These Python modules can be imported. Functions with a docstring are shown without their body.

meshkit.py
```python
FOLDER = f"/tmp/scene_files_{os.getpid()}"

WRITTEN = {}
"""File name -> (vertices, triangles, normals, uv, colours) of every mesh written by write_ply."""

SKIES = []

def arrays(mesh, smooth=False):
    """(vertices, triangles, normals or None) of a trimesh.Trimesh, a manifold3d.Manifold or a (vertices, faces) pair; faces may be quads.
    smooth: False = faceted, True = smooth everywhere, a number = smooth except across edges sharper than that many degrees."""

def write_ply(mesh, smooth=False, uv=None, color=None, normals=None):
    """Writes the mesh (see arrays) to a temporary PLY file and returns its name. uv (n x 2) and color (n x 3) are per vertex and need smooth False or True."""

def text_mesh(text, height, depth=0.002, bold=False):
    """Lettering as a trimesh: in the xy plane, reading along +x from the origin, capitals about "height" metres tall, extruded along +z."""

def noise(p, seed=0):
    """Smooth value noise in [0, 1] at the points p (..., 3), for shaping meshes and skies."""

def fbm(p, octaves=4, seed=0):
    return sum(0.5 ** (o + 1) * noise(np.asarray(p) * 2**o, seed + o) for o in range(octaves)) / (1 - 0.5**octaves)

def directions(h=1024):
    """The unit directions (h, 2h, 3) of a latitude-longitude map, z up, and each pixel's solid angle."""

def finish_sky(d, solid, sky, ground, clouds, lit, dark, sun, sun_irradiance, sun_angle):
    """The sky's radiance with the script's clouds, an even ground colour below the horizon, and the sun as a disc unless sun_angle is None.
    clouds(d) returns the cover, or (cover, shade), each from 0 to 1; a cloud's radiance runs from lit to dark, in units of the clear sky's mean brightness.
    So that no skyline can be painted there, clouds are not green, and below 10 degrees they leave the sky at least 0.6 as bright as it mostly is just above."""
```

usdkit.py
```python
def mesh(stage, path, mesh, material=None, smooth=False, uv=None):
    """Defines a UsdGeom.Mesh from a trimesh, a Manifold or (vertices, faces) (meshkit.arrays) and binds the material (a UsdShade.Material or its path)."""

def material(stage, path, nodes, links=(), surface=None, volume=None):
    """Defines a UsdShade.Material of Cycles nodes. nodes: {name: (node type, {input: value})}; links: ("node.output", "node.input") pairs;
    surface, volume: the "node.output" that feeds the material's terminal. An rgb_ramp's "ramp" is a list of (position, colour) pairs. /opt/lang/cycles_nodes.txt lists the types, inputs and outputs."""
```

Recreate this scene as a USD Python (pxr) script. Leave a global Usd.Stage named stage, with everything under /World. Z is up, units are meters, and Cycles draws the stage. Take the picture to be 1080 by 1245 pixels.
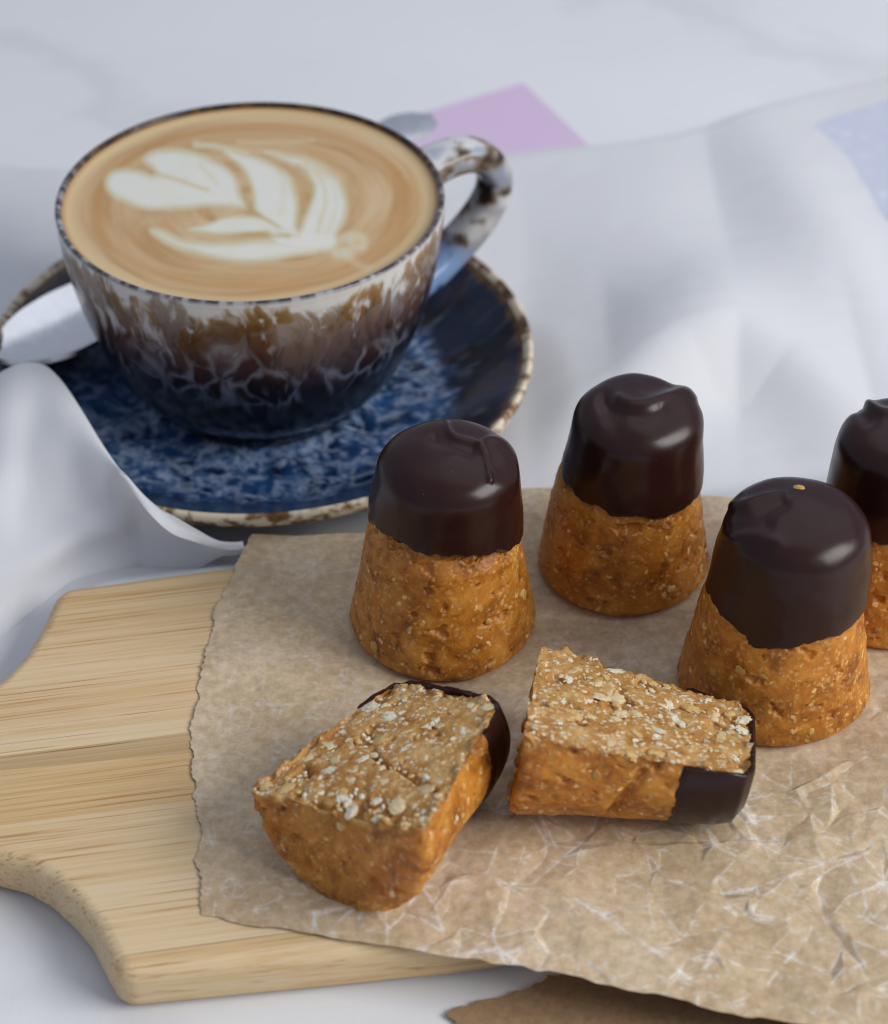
import math, numpy as np, trimesh, manifold3d as m3, usdkit, meshkit
from shapely.geometry import Polygon, LineString
import shapely
from scipy.spatial import cKDTree, Delaunay
from scipy.interpolate import LinearNDInterpolator, CubicSpline
from scipy.ndimage import gaussian_filter1d
from scipy.spatial.transform import Rotation as Ro
from pxr import Usd, UsdGeom, UsdLux, UsdShade, Gf, Sdf, Vt

stage = Usd.Stage.CreateInMemory()
UsdGeom.SetStageUpAxis(stage, 'Z'); UsdGeom.SetStageMetersPerUnit(stage, 1.0)
UsdGeom.Xform.Define(stage, '/World'); UsdGeom.Scope.Define(stage, '/World/Looks')
fbm, noise = meshkit.fbm, meshkit.noise

# ------------------------------------------------------------------ camera
FPX, PITCH, ZB, DIST = 2700., math.radians(39), .012, .54
CAM = np.array([0, -DIST*math.cos(PITCH), ZB+DIST*math.sin(PITCH)])
RT, FW, UP = np.array([1., 0, 0]), np.array([0, math.cos(PITCH), -math.sin(PITCH)]), np.array([0, math.sin(PITCH), math.cos(PITCH)])
def at(px, py, z):
    d = FW + RT*(px-540)/FPX - UP*(py-622.5)/FPX
    return CAM + d*((z-CAM[2])/d[2])
def pr(p):
    q = np.asarray(p, float)-CAM; w = q@FW
    return np.stack([540+FPX*(q@RT)/w, 622.5-FPX*(q@UP)/w], -1)
cam = UsdGeom.Camera.Define(stage, '/World/camera')
cam.CreateFocalLengthAttr(50.); cam.CreateHorizontalApertureAttr(50*1080/FPX)
cam.CreateClippingRangeAttr(Gf.Vec2f(.02, 100))
M4 = np.eye(4); M4[0, :3], M4[1, :3], M4[2, :3], M4[3, :3] = RT, UP, -FW, CAM
cam.AddTransformOp().Set(Gf.Matrix4d(M4.tolist()))
cam.CreateFStopAttr(8.5); cam.CreateFocusDistanceAttr(.48)
cam.CreateExposureAttr(0.0)

# ------------------------------------------------------------------ light: one big window at the right, the pale room around
def lin(*c):
    c = np.array(c, float)/255
    return np.where(c < .04045, c/12.92, ((c+.055)/1.055)**2.4)
usdkit.material(stage, '/World/Looks/room_glow', {'b': ('background_shader', {'color': (.80, .90, 1.12), 'strength': .35})}, surface='b.background')
dome = UsdLux.DomeLight.Define(stage, '/World/room_light')
UsdShade.MaterialBindingAPI.Apply(dome.GetPrim()).Bind(UsdShade.Material.Get(stage, '/World/Looks/room_glow'))
def rect(name, pos, target, w, h, inten, color):
    l = UsdLux.RectLight.Define(stage, '/World/'+name)
    l.CreateWidthAttr(w); l.CreateHeightAttr(h); l.CreateIntensityAttr(inten); l.CreateColorAttr(Gf.Vec3f(*color))
    pos, target = np.array(pos, float), np.array(target, float)
    b = pos-target; b /= np.linalg.norm(b); r = np.cross([0, 0, 1], b); r /= np.linalg.norm(r); u = np.cross(b, r)
    m = np.eye(4); m[0, :3], m[1, :3], m[2, :3], m[3, :3] = r, u, b, pos
    l.AddTransformOp().Set(Gf.Matrix4d(m.tolist()))
rect('window_light', (1.05, -.42, .80), (0, 0, .02), .78, .60, 10.8, (1.0, .99, .965))
rect('skylight_light', (.42, .55, 1.25), (0, .03, .02), 1.5, 1.3, .55, (.95, .975, 1.03))

# ------------------------------------------------------------------ helpers
used = {}
def numbered(base, name):
    k = used.get((base, name), 0); used[(base, name)] = k+1
    return f'{base}/{name}' + (f'_{k:03d}' if k else '')
def tag(p, label=None, cat=None, group=None, kind=None):
    p = p.GetPrim() if hasattr(p, 'GetPrim') else p
    for k, v in (('label', label), ('category', cat), ('group', group), ('kind', kind)):
        if v: p.SetCustomDataByKey(k, v)
    return p
def thing(name, label, cat, group=None, loc=(0, 0, 0)):
    x = UsdGeom.Xform.Define(stage, numbered('/World', name)); x.AddTranslateOp().Set(Gf.Vec3d(*map(float, loc)))
    tag(x, label, cat, group); return str(x.GetPath())
def obj(name, mesh, mat, parent='/World', smooth=False, col=None, loc=(0, 0, 0)):
    if not (isinstance(mesh, (tuple, list)) or hasattr(mesh, 'to_mesh')):
        mesh = (np.array(mesh.vertices), np.array(mesh.faces))
    if isinstance(mesh, (tuple, list)): mesh = (np.asarray(mesh[0])-np.asarray(loc), mesh[1])
    m = usdkit.mesh(stage, numbered(parent, name), mesh, f'/World/Looks/{mat}', smooth=smooth)
    if col is not None:
        UsdGeom.PrimvarsAPI(m).CreatePrimvar('col', Sdf.ValueTypeNames.Color3fArray, 'vertex').Set(Vt.Vec3fArray.FromNumpy(np.asarray(col, np.float32)))
    return str(m.GetPath())
def gridfaces(nu, nv, wrap=False):
    i, j = np.meshgrid(np.arange(nu if wrap else nu-1), np.arange(nv-1), indexing='ij')
    i2 = (i+1) % nu
    a, b, c, d = i*nv+j, i2*nv+j, i2*nv+j+1, i*nv+j+1
    return np.vstack([np.stack([a, b, c], -1).reshape(-1, 3), np.stack([a, c, d], -1).reshape(-1, 3)])
def sst(x, a, b):
    t = np.clip((np.asarray(x, float)-a)/(b-a), 0, 1); return t*t*(3-2*t)
def mixc(a, b, t):
    t = np.asarray(t)[..., None]; return np.asarray(a)*(1-t)+np.asarray(b)*t
def ramp(x, stops):
    xs = [s[0] for s in stops]; cs = np.array([s[1] for s in stops])
    return np.stack([np.interp(x, xs, cs[:, k]) for k in range(3)], -1)
def vnormals(v, f):
    return meshkit.arrays((v, f), True)[2]
def sheet(v, f, thick):
    """a closed thin sheet: the surface and its underside, stitched round the edge"""
    n = vnormals(v, f); k = len(v)
    e = np.sort(np.vstack([f[:, [0, 1]], f[:, [1, 2]], f[:, [2, 0]]]), 1)
    d = np.vstack([f[:, [0, 1]], f[:, [1, 2]], f[:, [2, 0]]])
    _, idx, cnt = np.unique(e, axis=0, return_index=True, return_counts=True)
    b = d[idx[cnt == 1]]
    side = np.vstack([np.stack([b[:, 1], b[:, 0], b[:, 0]+k], 1), np.stack([b[:, 1], b[:, 0]+k, b[:, 1]+k], 1)])
    return np.vstack([v, v-n*thick]), np.vstack([f, f[:, ::-1]+k, side])
def clean(v, f):
    u = np.unique(f); m = np.full(len(v), -1); m[u] = np.arange(len(u)); return u, m[f]
def seg_dist(p, poly):
    """distance from points p to polyline"""
    p = np.asarray(p); out = np.full(p.shape[:-1], 1e9)
    for a, b in zip(poly[:-1], poly[1:]):
        a, b = np.array(a, float), np.array(b, float); ab = b-a
        t = np.clip(((p-a)@ab)/max(ab@ab, 1e-12), 0, 1)
        out = np.minimum(out, np.linalg.norm(p-a-t[..., None]*ab, axis=-1))
    return out
def sdf(p, poly):
    """signed distance, positive inside"""
    g = Polygon(poly); pts = shapely.points(p[:, 0], p[:, 1])
    d = shapely.distance(g.exterior, pts); return np.where(shapely.contains(g, pts), d, -d)
def spl(pts, n=12):
    """smooth closed outline through pts"""
    q = np.array(list(pts)+[pts[0]], float); t = np.r_[0, np.cumsum(np.linalg.norm(np.diff(q, axis=0), axis=1)**.5)]
    return CubicSpline(t, q, bc_type='periodic')(np.linspace(0, t[-1], n*len(pts), endpoint=False))
def ospl(pts, n):
    q = np.array(pts, float); t = np.r_[0, np.cumsum(np.linalg.norm(np.diff(q, axis=0), axis=1))]
    return CubicSpline(t, q)(np.linspace(0, t[-1], n))
def interp1(pts, t):
    q = np.array(pts, float); s = np.r_[0, np.cumsum(np.linalg.norm(np.diff(q, axis=0), axis=1))]; s /= s[-1]
    return np.stack([np.interp(t, s, q[:, k]) for k in range(q.shape[1])], -1)
def mat(name, nodes, links, surface='p.BSDF'):
    return usdkit.material(stage, '/World/Looks/'+name, nodes, links, surface=surface)

# ------------------------------------------------------------------ materials
mat('table_marble', {
    'g': ('geometry', {}), 'm': ('mapping', {'rotation': (0, 0, .62), 'scale': (1, 1, 1), 'mapping_type': 'point'}),
    'w': ('wave_texture', {'scale': 2.2, 'distortion': 5.0, 'detail': 5, 'detail_scale': 2.2, 'detail_roughness': .62, 'bands_direction': 'y'}),
    'r': ('rgb_ramp', {'ramp': [(0, (.72, .72, .735)), (.025, (.75, .75, .76)), (.10, (.78, .785, .795)), (1, (.80, .805, .815))]}),
    'n': ('noise_texture', {'scale': 9, 'detail': 5, 'roughness': .6}), 'nr': ('rgb_ramp', {'ramp': [(.3, (.955, .955, .96)), (.7, (1, 1, 1))]}),
    'n3': ('noise_texture', {'scale': 55, 'detail': 2}), 'r3': ('rgb_ramp', {'ramp': [(.0, (.84, .84, .85)), (.20, (.92, .92, .93)), (.27, (1, 1, 1))]}),
    'mx': ('mix_color', {'blend_type': 'multiply', 'fac': 1.0}), 'mx2': ('mix_color', {'blend_type': 'multiply', 'fac': 1.0}),
    'n2': ('noise_texture', {'scale': 900, 'detail': 3}), 'b': ('bump', {'strength': .12, 'distance': .0004}),
    'p': ('principled_bsdf', {'roughness': .45, 'specular_ior_level': .35})},
    [('g.position', 'm.vector'), ('m.vector', 'w.vector'), ('w.fac', 'r.fac'), ('g.position', 'n.vector'), ('n.fac', 'nr.fac'), ('r.color', 'mx.a'), ('nr.color', 'mx.b'),
     ('g.position', 'n3.vector'), ('n3.fac', 'r3.fac'), ('mx.result', 'mx2.a'), ('r3.color', 'mx2.b'),
     ('mx2.result', 'p.base_color'), ('g.position', 'n2.vector'), ('n2.fac', 'b.height'), ('b.normal', 'p.normal')])
mat('white_cotton', {
    'g': ('geometry', {}), 'n': ('noise_texture', {'scale': 14, 'detail': 3}), 'r': ('rgb_ramp', {'ramp': [(.3, (.89, .89, .90)), (.7, (.93, .93, .935))]}),
    'w1': ('wave_texture', {'scale': 620, 'bands_direction': 'x', 'distortion': .6, 'detail': 1, 'detail_scale': 1}), 'w2': ('wave_texture', {'scale': 620, 'bands_direction': 'y', 'distortion': .6, 'detail': 1, 'detail_scale': 1}),
    'a': ('math', {'math_type': 'add'}), 'b': ('bump', {'strength': .12, 'distance': .0003}),
    'p': ('principled_bsdf', {'roughness': .85, 'specular_ior_level': .2, 'sheen_weight': .25}),
    't': ('translucent_bsdf', {'color': (.85, .86, .9)}), 'mx': ('mix_closure', {'fac': .32})},
    [('g.position', 'n.vector'), ('n.fac', 'r.fac'), ('r.color', 'p.base_color'), ('g.position', 'w1.vector'), ('g.position', 'w2.vector'), ('w1.fac', 'a.value1'), ('w2.fac', 'a.value2'),
     ('a.value', 'b.height'), ('b.normal', 'p.normal'), ('p.BSDF', 'mx.closure1'), ('t.BSDF', 'mx.closure2')], surface='mx.closure')
mat('pink_paper', {'g': ('geometry', {}), 'n': ('noise_texture', {'scale': 400, 'detail': 3}), 'b': ('bump', {'strength': .1, 'distance': .0003}),
    'p': ('principled_bsdf', {'base_color': tuple(lin(216, 190, 219)), 'roughness': .7})}, [('g.position', 'n.vector'), ('n.fac', 'b.height'), ('b.normal', 'p.normal')])
mat('lavender_print', {'g': ('geometry', {}), 'v': ('voronoi_texture', {'scale': 150, 'feature': 'f1'}), 'n': ('noise_texture', {'scale': 160, 'detail': 2}),
    'a': ('math', {'math_type': 'multiply_add', 'value2': .6}), 'r': ('rgb_ramp', {'ramp': [(.42, tuple(lin(220, 223, 238))), (.62, tuple(lin(204, 207, 222))), (1, tuple(lin(198, 202, 220)))]}),
    'p': ('principled_bsdf', {'roughness': .75})},
    [('g.position', 'v.vector'), ('g.position', 'n.vector'), ('v.distance', 'a.value1'), ('n.fac', 'a.value3'), ('a.value', 'r.fac'), ('r.color', 'p.base_color')])
mat('glaze', {'c': ('attribute', {'attribute': 'col'}), 'g': ('geometry', {}), 'n': ('noise_texture', {'scale': 260, 'detail': 3}), 'b': ('bump', {'strength': .12, 'distance': .0006}),
    'p': ('principled_bsdf', {'roughness': .18, 'specular_ior_level': .29})}, [('c.color', 'p.base_color'), ('g.position', 'n.vector'), ('n.fac', 'b.height'), ('b.normal', 'p.normal')])
mat('milk_coffee', {'c': ('attribute', {'attribute': 'col'}), 'g': ('geometry', {}), 'n': ('noise_texture', {'scale': 1500, 'detail': 2}), 'b': ('bump', {'strength': .05, 'distance': .0003}),
    'p': ('principled_bsdf', {'roughness': .42, 'specular_ior_level': .3, 'subsurface_weight': .15, 'subsurface_scale': .001})}, [('c.color', 'p.base_color'), ('g.position', 'n.vector'), ('n.fac', 'b.height'), ('b.normal', 'p.normal')])
mat('polished_steel', {'g': ('geometry', {}), 'n': ('noise_texture', {'scale': 300, 'detail': 2}), 'r': ('rgb_ramp', {'ramp': [(.3, (.2, .2, .2)), (.8, (.3, .3, .3))]}),
    'p': ('principled_bsdf', {'base_color': (.85, .85, .86), 'metallic': 1.0})}, [('g.position', 'n.vector'), ('n.fac', 'r.fac'), ('r.color', 'p.roughness')])
def bamboo(name, c0, c1, c2, off):
    mat(name, {
        'g': ('geometry', {}), 'm': ('mapping', {'mapping_type': 'point', 'rotation': (0, 0, -BANG), 'location': (off, off*.7, 0), 'scale': (1, 1, 1)}),
        's1': ('mapping', {'mapping_type': 'point', 'scale': (9, 1100, 1100)}), 'n1': ('noise_texture', {'scale': 1, 'detail': 4, 'roughness': .65, 'distortion': .3}),
        's2': ('mapping', {'mapping_type': 'point', 'scale': (18, 1500, 1500)}), 'n2': ('noise_texture', {'scale': 1, 'detail': 3, 'roughness': .6}),
        's3': ('mapping', {'mapping_type': 'point', 'scale': (3, 55, 55)}), 'n3': ('noise_texture', {'scale': 1, 'detail': 2}),
        'r1': ('rgb_ramp', {'ramp': [(.28, c0), (.44, c1), (.6, c2)]}),
        'r2': ('rgb_ramp', {'ramp': [(.33, (.58, .36, .17)), (.43, (1, 1, 1))]}),
        'r3': ('rgb_ramp', {'ramp': [(.3, (.92, .83, .70)), (.55, (1, 1, 1))]}),
        'k': ('voronoi_texture', {'scale': 1, 'feature': 'f1'}), 's4': ('mapping', {'mapping_type': 'point', 'scale': (130, 900, 900)}), 'rk': ('rgb_ramp', {'ramp': [(.0, (.62, .45, .3)), (.13, (.8, .66, .52)), (.2, (1, 1, 1))]}),
        'm1': ('mix_color', {'blend_type': 'multiply', 'fac': .8}), 'm2': ('mix_color', {'blend_type': 'multiply', 'fac': .9}), 'm3': ('mix_color', {'blend_type': 'multiply', 'fac': .12}),
        'b': ('bump', {'strength': .10, 'distance': .0004}), 'p': ('principled_bsdf', {'roughness': .5, 'specular_ior_level': .35})},
        [('g.position', 'm.vector')] + [('m.vector', f's{i}.vector') for i in (1, 2, 3, 4)] + [(f's{i}.vector', f'n{i}.vector') for i in (1, 2, 3)] + [(f'n{i}.fac', f'r{i}.fac') for i in (1, 2, 3)] +
        [('s4.vector', 'k.vector'), ('k.distance', 'rk.fac'), ('r1.color', 'm1.a'), ('r2.color', 'm1.b'), ('m1.result', 'm2.a'), ('r3.color', 'm2.b'), ('m2.result', 'm3.a'), ('rk.color', 'm3.b'), ('m3.result', 'p.base_color'), ('n1.fac', 'b.height'), ('b.normal', 'p.normal')])
BANG = math.radians(10.2)
BAM = [((.58, .38, .17), (.68, .48, .25), (.72, .545, .33)), ((.62, .42, .20), (.71, .525, .295), (.75, .58, .37)), ((.55, .345, .14), (.64, .435, .205), (.70, .50, .275)), ((.60, .40, .185), (.69, .50, .27), (.735, .56, .345))]
for i, b in enumerate(BAM): bamboo(f'bamboo_{"abcd"[i]}', *b, i*.137)
mat('parchment', {'c': ('attribute', {'attribute': 'col'}), 'g': ('geometry', {}), 'n': ('noise_texture', {'scale': 420, 'detail': 5, 'roughness': .7}), 'r': ('rgb_ramp', {'ramp': [(.34, (.76, .72, .67)), (.64, (1.06, 1.06, 1.06))]}),
    'mx': ('mix_color', {'blend_type': 'multiply', 'fac': 1.0}), 'b': ('bump', {'strength': .22, 'distance': .0004}),
    'p': ('principled_bsdf', {'roughness': .55, 'specular_ior_level': .25}), 't': ('translucent_bsdf', {'color': (.5, .34, .2)}), 'mc': ('mix_closure', {'fac': .12})},
    [('g.position', 'n.vector'), ('n.fac', 'r.fac'), ('c.color', 'mx.a'), ('r.color', 'mx.b'), ('mx.result', 'p.base_color'), ('n.fac', 'b.height'), ('b.normal', 'p.normal'), ('p.BSDF', 'mc.closure1'), ('t.BSDF', 'mc.closure2')], surface='mc.closure')
mat('chocolate', {'g': ('geometry', {}), 'n': ('noise_texture', {'scale': 130, 'detail': 3}), 'r': ('rgb_ramp', {'ramp': [(.3, (.24, .24, .24)), (.7, (.33, .33, .33))]}),
    'v': ('voronoi_texture', {'scale': 330, 'feature': 'f1'}), 'rv': ('rgb_ramp', {'ramp': [(.0, (.20, .13, .10)), (.04, (.06, .026, .02)), (.06, (.024, .0070, .0056))]}),
    'n2': ('noise_texture', {'scale': 700, 'detail': 2}), 'b': ('bump', {'strength': .06, 'distance': .0003}),
    'p': ('principled_bsdf', {'specular_ior_level': .31})},
    [('g.position', 'n.vector'), ('n.fac', 'r.fac'), ('r.color', 'p.roughness'), ('g.position', 'v.vector'), ('v.distance', 'rv.fac'), ('rv.color', 'p.base_color'), ('g.position', 'n2.vector'), ('n2.fac', 'b.height'), ('b.normal', 'p.normal')])
def dough(name, dark, mid, light, fleck, rough, bump, sss, spec, fine=.6):
    mat(name, {'g': ('geometry', {}), 'n': ('noise_texture', {'scale': 170, 'detail': 6, 'roughness': .65, 'distortion': .4}), 'r': ('rgb_ramp', {'ramp': [(.3, dark), (.5, mid), (.72, light)]}),
        'd': ('noise_texture', {'scale': 500, 'detail': 2}), 'dm': ('mix_vector', {'fac': .0022}),
        'v': ('voronoi_texture', {'scale': 330, 'feature': 'f1', 'detail': 1, 'roughness': .5}), 'sc': ('separate_color', {}), 'r1': ('rgb_ramp', {'ramp': [(.34, (1, 1, 1)), (.50, (0, 0, 0))]}), 'r2': ('rgb_ramp', {'ramp': [(.58, (0, 0, 0)), (.92, (1, 1, 1))]}),
        'mm': ('mix_color', {'blend_type': 'multiply', 'fac': 1.0}), 'mf': ('rgb_to_bw', {}), 'mx': ('mix_color', {'blend_type': 'mix', 'b': fleck}),
        'v2': ('voronoi_texture', {'scale': 900, 'feature': 'f1'}), 'sc2': ('separate_color', {}), 'q1': ('rgb_ramp', {'ramp': [(.36, (1, 1, 1)), (.56, (0, 0, 0))]}), 'q2': ('rgb_ramp', {'ramp': [(.52, (0, 0, 0)), (.9, (fine, fine, fine))]}), 'm2': ('mix_color', {'blend_type': 'multiply', 'fac': 1.0}), 'mf2': ('rgb_to_bw', {}), 'mx2': ('mix_color', {'blend_type': 'mix', 'b': fleck}),
        'n4': ('noise_texture', {'scale': 620, 'detail': 2, 'roughness': .6}), 'r4': ('rgb_ramp', {'ramp': [(.26, (.30, .22, .16)), (.34, (1, 1, 1))]}), 'mp': ('mix_color', {'blend_type': 'multiply', 'fac': .8}),
        'n5': ('noise_texture', {'scale': 850, 'detail': 5, 'roughness': .7}), 'ad': ('math', {'math_type': 'add'}), 'b': ('bump', {'strength': bump, 'distance': .0006}),
        'p': ('principled_bsdf', {'roughness': rough, 'specular_ior_level': spec, 'subsurface_weight': sss, 'subsurface_scale': .0025, 'subsurface_radius': (1, .45, .15)})},
        [('g.position', 'n.vector'), ('n.fac', 'r.fac'), ('g.position', 'd.vector'), ('g.position', 'dm.a'), ('d.color', 'dm.b'), ('dm.result', 'v.vector'), ('v.color', 'sc.color'), ('sc.r', 'r2.fac'), ('v.distance', 'r1.fac'),
         ('r1.color', 'mm.a'), ('r2.color', 'mm.b'), ('mm.result', 'mf.color'), ('mf.val', 'mx.fac'), ('r.color', 'mx.a'), ('g.position', 'n4.vector'), ('n4.fac', 'r4.fac'), ('dm.result', 'v2.vector'), ('v2.color', 'sc2.color'), ('sc2.g', 'q2.fac'), ('v2.distance', 'q1.fac'), ('q1.color', 'm2.a'), ('q2.color', 'm2.b'), ('m2.result', 'mf2.color'), ('mf2.val', 'mx2.fac'), ('mx.result', 'mx2.a'), ('mx2.result', 'mp.a'), ('r4.color', 'mp.b'),
         ('mp.result', 'p.base_color'), ('g.position', 'n5.vector'), ('n5.fac', 'ad.value1'), ('mf.val', 'ad.value2'), ('ad.value', 'b.height'), ('b.normal', 'p.normal')])
dough('caramel_dough', (.20, .055, .005), (.47, .165, .015), (.64, .285, .045), (.82, .54, .22), .40, .38, .25, .42, .35)
dough('cut_dough', (.34, .13, .022), (.54, .27, .075), (.70, .45, .19), (.88, .76, .54), .6, .9, .1, .25, .85)
def piece(name, a, b, rough):
    mat(name, {'g': ('geometry', {}), 'o': ('object_info', {}), 'n': ('noise_texture', {'scale': 900, 'detail': 4, 'roughness': .7}), 'r': ('rgb_ramp', {'ramp': [(.3, a), (.65, b)]}), 'b': ('bump', {'strength': .5, 'distance': .0004}),
        'p': ('principled_bsdf', {'roughness': rough, 'subsurface_weight': .2, 'subsurface_scale': .001, 'specular_ior_level': .3})}, [('g.position', 'n.vector'), ('n.fac', 'r.fac'), ('r.color', 'p.base_color'), ('n.fac', 'b.height'), ('b.normal', 'p.normal')])
piece('puffed_white', (.76, .60, .39), (.90, .80, .63), .75)
piece('oat_cream', (.74, .49, .23), (.88, .69, .43), .6)
piece('oat_tan', (.62, .35, .11), (.78, .51, .22), .6)
piece('nut_tan', (.62, .39, .17), (.74, .53, .29), .38)
piece('nut_caramel', (.52, .25, .05), (.64, .37, .10), .4)
piece('crumb_dough', (.30, .11, .015), (.5, .24, .06), .55)
mat('kraft', {'g': ('geometry', {}), 'n': ('noise_texture', {'scale': 600, 'detail': 5, 'roughness': .7}), 'r': ('rgb_ramp', {'ramp': [(.3, (.25, .15, .078)), (.7, (.37, .24, .135))]}), 'b': ('bump', {'strength': .3, 'distance': .0004}),
    'p': ('principled_bsdf', {'roughness': .8, 'specular_ior_level': .2})}, [('g.position', 'n.vector'), ('n.fac', 'r.fac'), ('r.color', 'p.base_color'), ('n.fac', 'b.height'), ('b.normal', 'p.normal')])

# ------------------------------------------------------------------ setting: the table
tb = trimesh.creation.box((3.2, 3.2, .03)); tb.apply_translation((.1, .55, -.015))
tag(stage.GetPrimAtPath(obj('table', tb, 'table_marble')), kind='structure')

CUP = np.array([-.0484, .0617]); SR = .0715         # cup axis, saucer radius

# ------------------------------------------------------------------ outline of the board
o = [(-700, 1010), (-300, 925), (-120, 880), (-40, 848), (0, 822), (28, 793), (50, 757), (66, 722), (80, 711), (120, 706), (300, 681.5), (870, 601), (1700, 490), (1900, 900), (1080, 1073), (540, 1146), (160, 1183), (142, 1180), (124, 1150), (108, 1118), (88, 1094), (58, 1066), (26, 1048), (-20, 1036), (-120, 1040), (-300, 1075), (-700, 1160)]
op = np.array([at(a, b, ZB)[:2] for a, b in o])
pg = Polygon(op).buffer(.0).buffer(-.004).buffer(.008).buffer(-.004)
ln = pg.exterior; n_o = 900
ring = np.array([ln.interpolate(k/n_o, normalized=True).coords[0] for k in range(n_o)])
if Polygon(ring).exterior.is_ccw is False: ring = ring[::-1]
BOARD = pg
# ------------------------------------------------------------------ cloth
rng = np.random.default_rng(3)
def cloth_z(x, y):
    """height of the cloth lying on the table"""
    p = np.stack([x, y, np.zeros_like(x)], -1)
    z = .0014 + .0007*fbm(p*[14, 20, 1]+3.1, 3, 5) + .00035*np.abs(fbm(p*[60, 90, 1]+1.1, 3, 6)-.5)*2
    d = np.hypot(x-CUP[0], y-CUP[1])
    px = pr(np.stack([x, y, np.full_like(x, .004)], -1))
    def ridge(poly, h, wf, wb):                      # poly in picture points turned to the plane, front and back widths in metres
        q = np.array([at(a, b, .002)[:2] for a, b in poly])
        P2 = np.stack([x, y], -1); dd = seg_dist(P2, q)
        # side: behind the ridge line (larger y) or in front
        yr = np.interp(x, q[:, 0], q[:, 1]); s = np.where(y > yr, wb, wf)
        k = np.interp(x, q[:, 0], np.linspace(0, 1, len(q))); end = np.sin(np.pi*k)**1.2
        return h*end*np.exp(-(dd/s)**2)
    z = z + ridge([(640, 520), (740, 478), (820, 440), (890, 425), (970, 445), (1060, 500)], .0160, .018, .040)
    z = z + ridge([(860, 190), (930, 235), (1000, 300), (1080, 400), (1180, 560)], .0055, .035, .028)
    z = z + ridge([(640, 330), (760, 300), (880, 270)], .002, .03, .04)
    z = z + ridge([(560, 480), (640, 455), (740, 420)], .0025, .02, .025)
    z = z + ridge([(-40, 300), (20, 330), (70, 380)], .004, .02, .02)
    flat = sst(d, SR-.012, SR+.012)                  # pressed under the saucer
    z = .0009 + (z-.0009)*flat
    return z
gx, gy = np.meshgrid(np.linspace(-.27, .34, 420), np.linspace(0, 1, 300), indexing='ij')
DB = None
back = np.interp(gx, [-.27, -.138, -.05, .0206, .0454, .0898, .1476, .34], [.176, .1846, .186, .1897, .1974, .2131, .2453, .33]) + .002*np.sin(gx*70)
def BF(x): return .0095 + (x+.0467)*.221             # the board's far edge
front = np.where(gx < -.09, np.interp(gx, [-.27, -.16, -.125, -.1, -.09], [-.085, -.082, -.070, -.05, -.035]), BF(gx)-.04)
yy = front + (back-front)*gy
zz = cloth_z(gx, yy)
bp_ = shapely.points(gx.ravel(), yy.ravel()); db = shapely.distance(BOARD, bp_).reshape(gx.shape)
zz = .0010 + (zz-.0010)*sst(db, .0, .02) + .0082*np.exp(-(db/.009)**2)*sst(np.hypot(gx-CUP[0], yy-CUP[1]), SR-.012, SR-.002)*sst(gx, -.100, -.080)
zz = np.where(gy > .985, .0012, zz)
cl = thing('white_cloth', 'sheer white cotton cloth spread in soft folds under the saucer and board', 'cloth')
cv, cf = np.stack([gx, yy, zz], -1).reshape(-1, 3), gridfaces(420, 300)
if vnormals(cv, cf)[:, 2].mean() < 0: cf = cf[:, ::-1]
sdb = np.where(shapely.contains(BOARD, bp_), -shapely.distance(BOARD.exterior, bp_), db.ravel()); cf = cf[(sdb[cf] > np.where(cv[cf][..., 0].max(1) < -.088, -.004, .0005)[:, None]).all(1)]; uu, cf = clean(cv, cf); cv = cv[uu]
obj('cloth_sheet', sheet(cv, cf, .0004), 'white_cotton', cl, smooth=60)
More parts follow.
